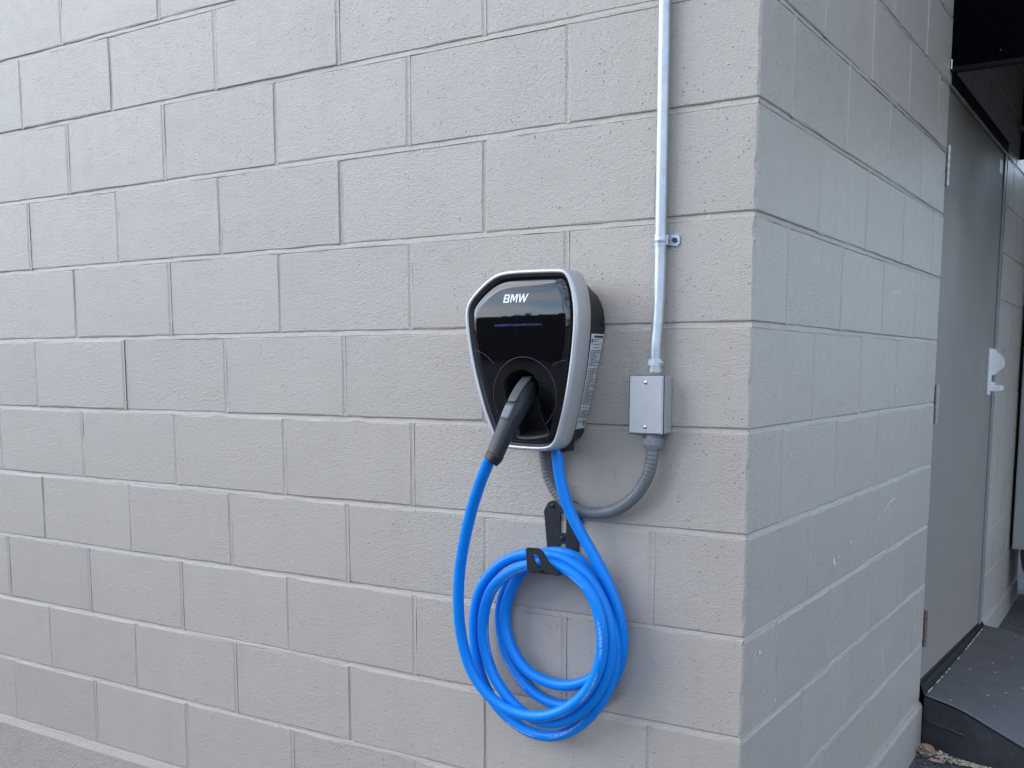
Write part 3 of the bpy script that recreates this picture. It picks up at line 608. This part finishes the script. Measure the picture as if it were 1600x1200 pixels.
for p in ([(0, 1), (.16, 1), (.32, 0), (.18, 0)], [(.18, 0), (.32, 0), (.56, 1), (.42, 1)], [(.42, 1), (.56, 1), (.74, 0), (.60, 0)], [(.60, 0), (.74, 0), (1, 1), (.85, 1)]): stroke(0.0342, w_, p)
mb.build('lettering', M_WHITE, pan)
mb = MB(); rr = random.Random(11); x = -0.493
while x < -0.384:
    w = rr.uniform(0.0012, 0.0030); z = -0.403
    mb.add([(x, surf(x, z+.002)-0.0006, z-rr.uniform(.0018, .0026)), (x+w, surf(x+w, z)-0.0006, z-rr.uniform(.0018, .0026)), (x+w, surf(x+w, z)-0.0006, z+rr.uniform(.0014, .0026)), (x, surf(x, z)-0.0006, z+rr.uniform(.0014, .0026))], [(0, 1, 2, 3)])
    x += w+rr.uniform(0.0006, 0.0016)
mb.build('status_text', M_LED, pan)
# housing behind the frame
right = [(0, -.322), (.055, -.322), (.085, -.327), (.1035, -.3385), (.116, -.3570), (.1235, -.3788), (.1255, -.4174), (.1125, -.482), (.098, -.5475), (.080, -.617), (.073, -.632), (.056, -.639), (0, -.641)]
rear = [(-.4365+a, z) for a, z in right]+[(-.4365-a, z) for a, z in right[-2:0:-1]]
rear = [(p.x, p.y) for p in catmull([(x, z, 0) for x, z in rear], 5, True)]; CC = (-0.4365, -0.47); NB = 120
fl = by_angle(inset(OUT2, 0.005), CC, NB); rl = by_angle(rear, CC, NB)
def hs(k, t): # t 0 front .. 1 wall
    return (fl[k][0]+(rl[k][0]-fl[k][0])*t, -0.0695+0.0685*t, fl[k][1]+(rl[k][1]-fl[k][1])*t)
loft('housing', [[hs(k, t) for k in range(NB)] for t in (0, 0.12, 0.2, 0.4, 0.7, 0.97, 1.0)], M_BLACKPL, ch, cap0=True)
# label on the right flank: u down the flank, v from front to rear
def flank(z, t):
    P = [hs(k, t) for k in range(NB)]; best = None
    for k in range(NB):
        a, b = P[k], P[(k+1) % NB]
        if a[0] > CC[0]+0.03 and (a[2]-z)*(b[2]-z) <= 0 and abs(a[2]-b[2]) > 1e-9:
            f = (z-a[2])/(b[2]-a[2]); return Vector((a[0]+(b[0]-a[0])*f, a[1], z))
ZA, ZB = -0.4205, -0.612; V = []; nu = 12
for i in range(nu+1):
    z = ZA+(ZB-ZA)*i/nu
    for t in (0.17, 0.55, 0.95): p = flank(z, t); V.append(p+Vector((0.0009, 0, 0)))
lab = mesh('label', V, [(i*3+k, i*3+k+1, (i+1)*3+k+1, (i+1)*3+k) for i in range(nu) for k in (0, 1)], M_LABEL, ch)
mb = MB(); rr = random.Random(21); z = ZA-0.004; row = 0
def dash(t0, t1, za, zb):
    a, b, c, d = flank(za, t0), flank(za, t1), flank(zb, t1), flank(zb, t0)
    mb.add([p+Vector((0.0014, 0, 0)) for p in (a, b, c, d)], [(0, 1, 2, 3)])
dash(0.34, 0.90, ZA-0.0035, ZA-0.0075)
dash(0.21, 0.29, ZA-0.010, ZA-0.018)
z = ZA-0.011
while z > ZB+0.012:
    if rr.random() < 0.12: z -= 0.0032; continue
    t = 0.24 if z < ZA-0.03 else 0.34; end = rr.choice((0.9, 0.9, 0.88, 0.7, 0.55))
    while t < end:
        w = rr.uniform(0.04, 0.14); dash(t, min(t+w, end), z, z-0.0013); t += w+0.022
    z -= 0.0030
dash(0.72, 0.82, ZB+0.014, ZB+0.006); dash(0.22, 0.25, ZB+0.012, ZB+0.004)
mb.build('label_print', M_INK, lab)
p = flank(-0.401, 0.83); mb = MB(); mb.cyl(p-Vector((0.002, 0, 0)), (1, 0, 0.1), 0.0055, 0.005, 14, dome=0.001); autosmooth(mb.build('lock', M_DARKSCREW, ch))
mb = MB(); mb.cyl((-0.387, -0.058, -0.660), (0, 0, 1), 0.0150, 0.03, 18); mb.cyl((-0.4345, -0.030, -0.660), (0, 0, 1), 0.0165, 0.03, 18); mb.box((-0.395, -0.066, -0.658), (-0.362, -0.03, -0.630), 0.004); autosmooth(mb.build('cable_entry', M_BLACKPL, ch))

# ------------------------------------------------------------------ charging cable with its plug
cb = empty('charging_cable', (-0.41, -0.05, -1.28), 'bright blue charging cable coiled on the black wall hook, its plug in the charger', 'cable')
tube('hose', catmull(CABLE, 6), 0.0121, 16, M_CABLE, cb)
PP = catmull(PLUG, 8)
def sweep(name, path, half, off, m, parent, pw=3.2, nn=28, caps=True):
    """rounded-rectangle section half(t)=(across, out) swept on path, shifted off(t) along 'out'"""
    R = []; n_ = len(path)
    for i, p in enumerate(path):
        t = (path[min(i+1, n_-1)]-path[max(i-1, 0)]).normalized(); side = Vector((1, 0, 0)); side = (side-t*side.dot(t)).normalized(); out = t.cross(side).normalized()
        if out.y > 0: out = -out
        s = i/(n_-1); hw, ho = half(s); c = p+out*off(s); ring = []
        for k_ in range(nn):
            a = 2*math.pi*k_/nn; ca, sa = math.cos(a), math.sin(a)
            ring.append(c+side*hw*math.copysign(abs(ca)**(2/pw), ca)+out*ho*math.copysign(abs(sa)**(2/pw), sa))
        R.append(ring)
    return loft(name, R, m, parent, cap0=caps, cap1=caps)
def lerp_t(tab):
    def f(s):
        for (a, va), (b, vb) in zip(tab, tab[1:]):
            if s <= b: u = (s-a)/(b-a); return tuple(x+(y-x)*u for x, y in zip(va, vb)) if isinstance(va, tuple) else va+(vb-va)*u
        return tab[-1][1]
    return f
plug = sweep('plug', PP, lerp_t([(0, (.0185, .0195)), (.18, (.0188, .0225)), (.36, (.0178, .0212)), (.55, (.0158, .0172)), (.78, (.0148, .0155)), (.82, (.0150, .0158)), (.84, (.0140, .0145)), (1, (.0128, .0132))]), lambda s: 0, M_PLUG, cb)
n_ = len(PP)
sweep('top_strip', PP[int(n_*.05):int(n_*.36)], lerp_t([(0, (.0105, .0025)), (.9, (.0100, .0025)), (1, (.0085, .0018))]), lambda s: .0232-0.001*s, M_PLUGTRIM, plug, 4)
sweep('release_button', PP[int(n_*.36):int(n_*.50)], lerp_t([(0, (.0100, .0030)), (.8, (.0100, .0032)), (1, (.0080, .0020))]), lambda s: .0218-0.0035*s, M_PLUGBTN, plug, 4)
sweep('grip_strip', PP[int(n_*.52):int(n_*.80)], lerp_t([(0, (.0060, .0030)), (.5, (.0070, .0035)), (1, (.0060, .0025))]), lambda s: -.0182+0.0020*s, M_PLUGTRIM, plug, 4)
sweep('collar', PP[int(n_*.815):], lerp_t([(0, (.0160, .0164)), (.12, (.0164, .0168)), (1, (.0132, .0136))]), lambda s: 0, M_BLACKPL, plug, 2.6)

# ------------------------------------------------------------------ cable hanger
hk = empty('cable_hanger', (-0.40, 0, -0.87), 'flat black metal cable hanger screwed to the wall under the charger', 'hanger')
# wall plate with slots, cut by bridging: built as strips round the slots
def plate_with_holes(outer, holes, y0, y1, m, name, parent):
    bm = bmesh.new(); E_ = []
    for lp in [outer]+holes:
        vs = [bm.verts.new((x, y0, z)) for x, z in lp]; E_ += [bm.edges.new((vs[i], vs[(i+1) % len(vs)])) for i in range(len(vs))]
    res = bmesh.ops.triangle_fill(bm, use_beauty=True, use_dissolve=False, edges=E_)
    fs = [g for g in res['geom'] if isinstance(g, bmesh.types.BMFace)]
    ext = bmesh.ops.extrude_face_region(bm, geom=fs)
    for g in ext['geom']:
        if isinstance(g, bmesh.types.BMVert): g.co.y = y1
    bmesh.ops.recalc_face_normals(bm, faces=bm.faces[:])
    me = bpy.data.meshes.new(name); bm.to_mesh(me); bm.free(); return link(name, me, m, parent)
plate = [(-.4505, -.7935), (-.4460, -.7840), (-.4396, -.7737), (-.4298, -.7693), (-.3793, -.7672), (-.3690, -.7710), (-.3620, -.7790), (-.3588, -.7900), (-.3668, -.8778), (-.376, -.905), (-.432, -.905), (-.4421, -.8728)]
plate_with_holes(plate, [[(-.411, -.7932), (-.396, -.7932), (-.396, -.8375), (-.411, -.8375)], [(-.411, -.8603), (-.397, -.8603), (-.397, -.893), (-.411, -.893)]], -0.0045, -0.001, M_BRACKET, 'wall_plate', hk)
for x, z in ((-.4297, -.7808), (-.4045, -.8490), (-.3790, -.7808)):
    mb = MB(); mb.cyl((x, -0.0044, z), (0, -1, 0), 0.0048, 0.0018, 16, dome=0.0008); autosmooth(mb.build('screw', M_DARKSCREW, hk)); 
lip = [(-.4289, -.8590), (-.4250, -.8543), (-.3983, -.8535), (-.3878, -.8605), (-.3755, -.8791), (-.3491, -.9028), (-.3566, -.9062), (-.3838, -.9007), (-.3886, -.8970), (-.3962, -.9011), (-.4230, -.9048), (-.4253, -.9017)]
plate_with_holes(lip, [[(-.4126, -.8669), (-.4001, -.8683), (-.3892, -.8920), (-.3962, -.8945), (-.4048, -.8869)]], -0.1150, -0.1115, M_BRACKET, 'hook_lip', hk)
mb = MB(); mb.prism([(-0.1115, -.9035), (-0.001, -.9135), (-0.001, -.9165), (-0.1115, -.9065)], -.4225, -.3560, 0); fix_normals(mb.build('hook_arm', M_BRACKET, hk))

# ------------------------------------------------------------------ steel conduit, junction box, flexible conduit
CX = -0.1845
cd = empty('steel_conduit', (CX, -0.02, -0.5), 'zinc coated steel conduit running up the wall from the junction box', 'conduit')
path = catmull([(CX, -0.0145, 1.60), (CX, -0.0145, 0.6), (CX, -0.0145, 0.0), (CX, -0.0145, -0.24), (CX, -0.0150, -0.32), (CX-0.0010, -0.0195, -0.40), (CX-0.0022, -0.0235, -0.44), (CX-0.0025, -0.0245, -0.47), (CX-0.0025, -0.0245, -0.492)], 6)
tube('pipe', path, 0.0117, 20, M_STEEL, cd)
mb = MB(); c0 = (CX-0.0025, -0.0245)
mb.cyl((*c0, -0.497), (0, 0, 1), 0.0150, 0.0075, 22); mb.cyl((*c0, -0.4895), (0, 0, 1), 0.0128, 0.006, 22); mb.cyl((*c0, -0.4835), (0, 0, 1), 0.0150, 0.012, 6, r2=0.0146); mb.cyl((c0[0]+0.012, c0[1]-0.004, -0.478), (0.9, -0.4, 0), 0.0032, 0.007, 10)
autosmooth(mb.build('coupling', M_STEEL, cd))
zs = -0.243; mb = MB()
R_ = []
for z in (zs-0.0105, zs-0.009, zs-0.002, zs, zs+0.002, zs+0.009, zs+0.0105):
    rr_ = 0.0132 if abs(z-zs) > 0.001 else 0.0140; R_.append([(CX+math.cos(2*math.pi*q/24)*rr_, -0.0145+math.sin(2*math.pi*q/24)*rr_, z) for q in range(24)])
strap = autosmooth(loft('strap', R_, M_STEEL, cd), 50)
mb = MB(); mb.box((CX+0.0105, -0.0175, zs-0.0095), (CX+0.016, -0.0005, zs+0.0095), 0.001); mb.prism([(CX+0.012, zs-0.0105), (CX+0.031, zs-0.0105), (CX+0.0345, zs-0.006), (CX+0.0345, zs+0.006), (CX+0.031, zs+0.0105), (CX+0.012, zs+0.0105)], -0.0035, -0.0008, 1)
fix_normals(mb.build('strap_tab', M_STEEL, strap))
mb = MB(); mb.cyl((CX+0.0245, -0.0035, zs), (0, -1, 0), 0.0052, 0.0035, 6); mb.build('bolt', M_DARKSCREW, strap)

jb = empty('junction_box', (-0.197, 0, -0.61), 'small grey metal junction box with a blank screwed cover on the wall', 'junction box')
mb = MB(); mb.box((-0.2320, -0.0405, -0.6165), (-0.1608, -0.0005, -0.5045), 0.002); mb.build('box_body', M_BOX, jb)
mb = MB(); mb.box((-0.2338, -0.0432, -0.6188), (-0.1592, -0.0404, -0.5024), 0.0008); mb.build('gasket', M_GASKET, jb)
bm = bmesh.new(); bmesh.ops.create_cube(bm, size=1)
for v in bm.verts: v.co = Vector((-0.1965+v.co.x*(0.0722 if v.co.y > 0 else 0.0665), -0.0452+v.co.y*0.004, -0.5606+v.co.z*(0.1140 if v.co.y > 0 else 0.1085)))
me = bpy.data.meshes.new('cover'); bm.to_mesh(me); bm.free(); cover = link('cover', me, M_BOX, jb)
mb = MB(); rr = random.Random(2); x = -0.212
while x < -0.180:
    w = rr.uniform(0.0012, 0.0022); mb.box((x, -0.0474, -0.5925), (x+w, -0.0470, -0.5925+rr.uniform(0.0015, 0.0026))); x += w+0.001
mb.build('embossed_marks', M_BOX, cover)
for z in (-0.5165, -0.6035):
    mb = MB(); mb.cyl((-0.1965, -0.0471, z), (0, -1, 0), 0.0036, 0.0012, 16, dome=0.0012); autosmooth(mb.build('screw', M_SCREW, cover))

fx = empty('flexible_conduit', (-0.31, -0.02, -0.78), 'grey flexible conduit looping from the junction box down and up into the charger', 'conduit')
FP = catmull(FLEX, 10)
tube('hose', FP, 0.0128, 18, M_FLEX, fx)
mb = MB(); fc = (-0.1890, -0.0245)
mb.cyl((*fc, -0.6200), (0, 0, 1), 0.0178, 0.0035, 28); mb.cyl((*fc, -0.6265), (0, 0, 1), 0.0165, 0.0065, 28)
mb.cyl((*fc, -0.6390), (0, 0, 1), 0.0198, 0.0125, 28); mb.cyl((*fc, -0.6470), (0, 0, 1), 0.0168, 0.008, 28, r2=0.0198)
for q in range(12):
    a = 2*math.pi*q/12; mb.box((fc[0]+math.cos(a)*0.0190-0.002, fc[1]+math.sin(a)*0.0190-0.002, -0.638), (fc[0]+math.cos(a)*0.0190+0.002, fc[1]+math.sin(a)*0.0190+0.002, -0.628))
autosmooth(mb.build('fitting', M_PVC, fx))

# ------------------------------------------------------------------ litter at the foot of the ramp
def flake(mb, c, r, rng, nrm=(0, 0, 1), curl=0.2):
    q = Vector((0, 0, 1)).rotation_difference(Vector(nrm).normalized()); n = 6; V = [Vector(c)+q @ Vector((0, 0, r*curl))]
    for kk in range(n):
        a = 2*math.pi*kk/n; rr_ = r*rng.uniform(0.55, 1.2); V.append(Vector(c)+q @ Vector((rr_*math.cos(a), rr_*math.sin(a)*0.7, rng.uniform(-0.1, 0.15)*r)))
    mb.add(V, [(0, 1+kk, 1+(kk+1) % n) for kk in range(n)])
rng = random.Random(4); mb = MB()
def base_y(x):
    for i in range(n_r-1):
        if near[i][0] <= x <= near[i+1][0]: return base[i]+(base[i+1]-base[i])*(x-near[i][0])/(near[i+1][0]-near[i][0])
    return base[0] if x < near[0][0] else base[-1]
n_r = len(near)
for i in range(420):
    u = rng.random()**1.3; x = 0.014+u*0.34; spread = 0.075*(1-u)**2+0.016; y = base_y(x)-0.004-rng.random()**1.4*spread
    flake(mb, (x, y, gz(y)+0.004+rng.random()*0.02*(1-u)**2), rng.uniform(0.003, 0.010), rng, (rng.uniform(-.4, .4), rng.uniform(-.6, .2), 1))
tag(mb.build('debris', M_CREAM), 'pale dry debris heaped where the side wall meets the ramp', 'debris', kind='stuff')
def leaf(name, c, ln, wd, rot, m, label):
    V = []; k_ = 7
    for i in range(k_):
        t = i/(k_-1); w = wd*math.sin(math.pi*min(1, t*0.93+0.05))**0.8
        for s in (-1, -0.5, 0, 0.5, 1): V.append(Vector(((t-0.5)*ln, s*w, 0.25*w*abs(s)**1.5+0.15*ln*(t-0.5)**2+0.0008*math.sin(9*t+s*3))))
    R = Euler(rot).to_matrix(); V = [Vector(c)+R @ v for v in V]
    o = mesh(name, V, [(i*5+j, i*5+j+1, (i+1)*5+j+1, (i+1)*5+j) for i in range(k_-1) for j in range(4)], m, None, True)
    return tag(o, label, 'leaf')
leaf('dry_leaf', (0.026, 1.705, gz(1.7)+0.026), 0.040, 0.010, (0.5, 0.35, 1.9), M_LEAF, 'dark brown curled leaf against the side wall by the ramp')
leaf('dry_leaf', (0.052, 1.722, gz(1.7)+0.030), 0.055, 0.012, (0.6, 0.2, -0.7), M_LEAFPALE, 'pale tan leaf leaning against the near side of the ramp')
leaf('dry_leaf', (0.085, 1.665, gz(1.7)+0.010), 0.050, 0.010, (0.2, 0.1, 0.1), M_LEAFPALE, 'reddish tan leaf lying flat on the gravel in front of the ramp')
mb = MB(); rng = random.Random(9)
for i in range(1500):
    if i < 900: x, y = 0.012+rng.random()*0.42, 1.30+rng.random()*0.48
    else: x, y = 0.01+rng.random()*0.7, 3.16+rng.random()*1.6
    if y < 2 and y > base_y(x)-0.004: continue
    r = rng.choice((0.002, 0.0025, 0.003, 0.004, 0.005)); c = Vector((x, y, gz(y)+r*0.35)); V = []
    for d in ((1, 0, 0), (-1, 0, 0), (0, 1, 0), (0, -1, 0), (0, 0, 0.8), (0, 0, -0.6)): V.append(c+Vector(d)*r*rng.uniform(0.7, 1.25))
    mb.add(V, [(0, 2, 4), (2, 1, 4), (1, 3, 4), (3, 0, 4), (2, 0, 5), (1, 2, 5), (3, 1, 5), (0, 3, 5)])
tag(mb.build('gravel', M_STONE), 'loose grey gravel grains on the asphalt beside the ramp', 'gravel', kind='stuff')

# ------------------------------------------------------------------ what the glossy panel mirrors: fence and tree behind the camera, and an added tree ring
rng = random.Random(77); mb = MB(); R0 = 46  # unseen ring of trees, added to cut horizon glow on the side wall
for i in range(110):
    a = 2*math.pi*i/110+rng.uniform(-.02, .02); r_ = R0+rng.uniform(-3, 3); hh = rng.uniform(3.2, 5.6); cw = rng.uniform(1.5, 2.3)
    for q in range(130):
        b = rng.uniform(0, 2*math.pi); t = rng.random(); rr_ = cw*math.sqrt(rng.random())*(0.55+0.75*math.sin(math.pi*min(1, t*0.85+0.12)))
        c = (r_*math.cos(a)+rr_*math.cos(b), r_*math.sin(a)+rr_*math.sin(b), -1.9+hh*t)
        flake(mb, c, rng.uniform(0.25, 0.55), rng, (rng.uniform(-1, 1), rng.uniform(-1, 1), rng.uniform(-.3, 1)))
tag(mb.build('screen_trees', M_LEAFY), 'added ring of unseen treeline round the yard', 'screen_trees', kind='stuff')
fe = empty('board_fence', (-3, -14, -1.84), 'tall dark board fence across the yard, mirrored in the black charger panel', 'fence')
mb = MB(); mb.box((-0.146, -0.012, 0), (0.146, 0.012, 2.85), 0.003); bo = mb.build('board', M_FENCE); me = bo.data; bpy.data.objects.remove(bo); rng = random.Random(12)
for i in range(70):
    o = bpy.data.objects.new('board', me); COL.objects.link(o); o.parent = fe; o.location = (-10.5+i*0.3, rng.uniform(-0.006, 0.006), rng.uniform(-0.03, 0.03))
mb = MB(); mb.box((-13.6, -14.09, -1.4), (7.6, -14.03, -1.3)); mb.box((-13.6, -14.09, 0.2), (7.6, -14.03, 0.3)); mb.build('rail', M_FENCE, fe)
tr = empty('tree', (-6.5, -18, -1.83), 'small open tree behind the fence, mirrored in the black charger panel', 'tree')
rng = random.Random(31); mb = MB()
tube('trunk', catmull([(-6.5, -18, -1.9), (-6.45, -18, -0.5), (-6.55, -18.1, 0.7), (-6.4, -18, 2.2)], 5), 0.1, 8, M_BARK, tr, rf=lambda s: 0.11-0.02*s)
for i in range(700):
    a = rng.uniform(0, 2*math.pi); b = rng.uniform(-0.6, 1); r = 1.7*rng.random()**0.5
    flake(mb, (-6.45+r*math.cos(a), -18+r*math.sin(a), 1.5+b*0.9+0.25*math.sin(a*5)), rng.uniform(0.05, 0.14), rng, (rng.uniform(-1, 1), rng.uniform(-1, 1), rng.uniform(-.5, 1)))
mb.build('crown', M_LEAFY, tr)
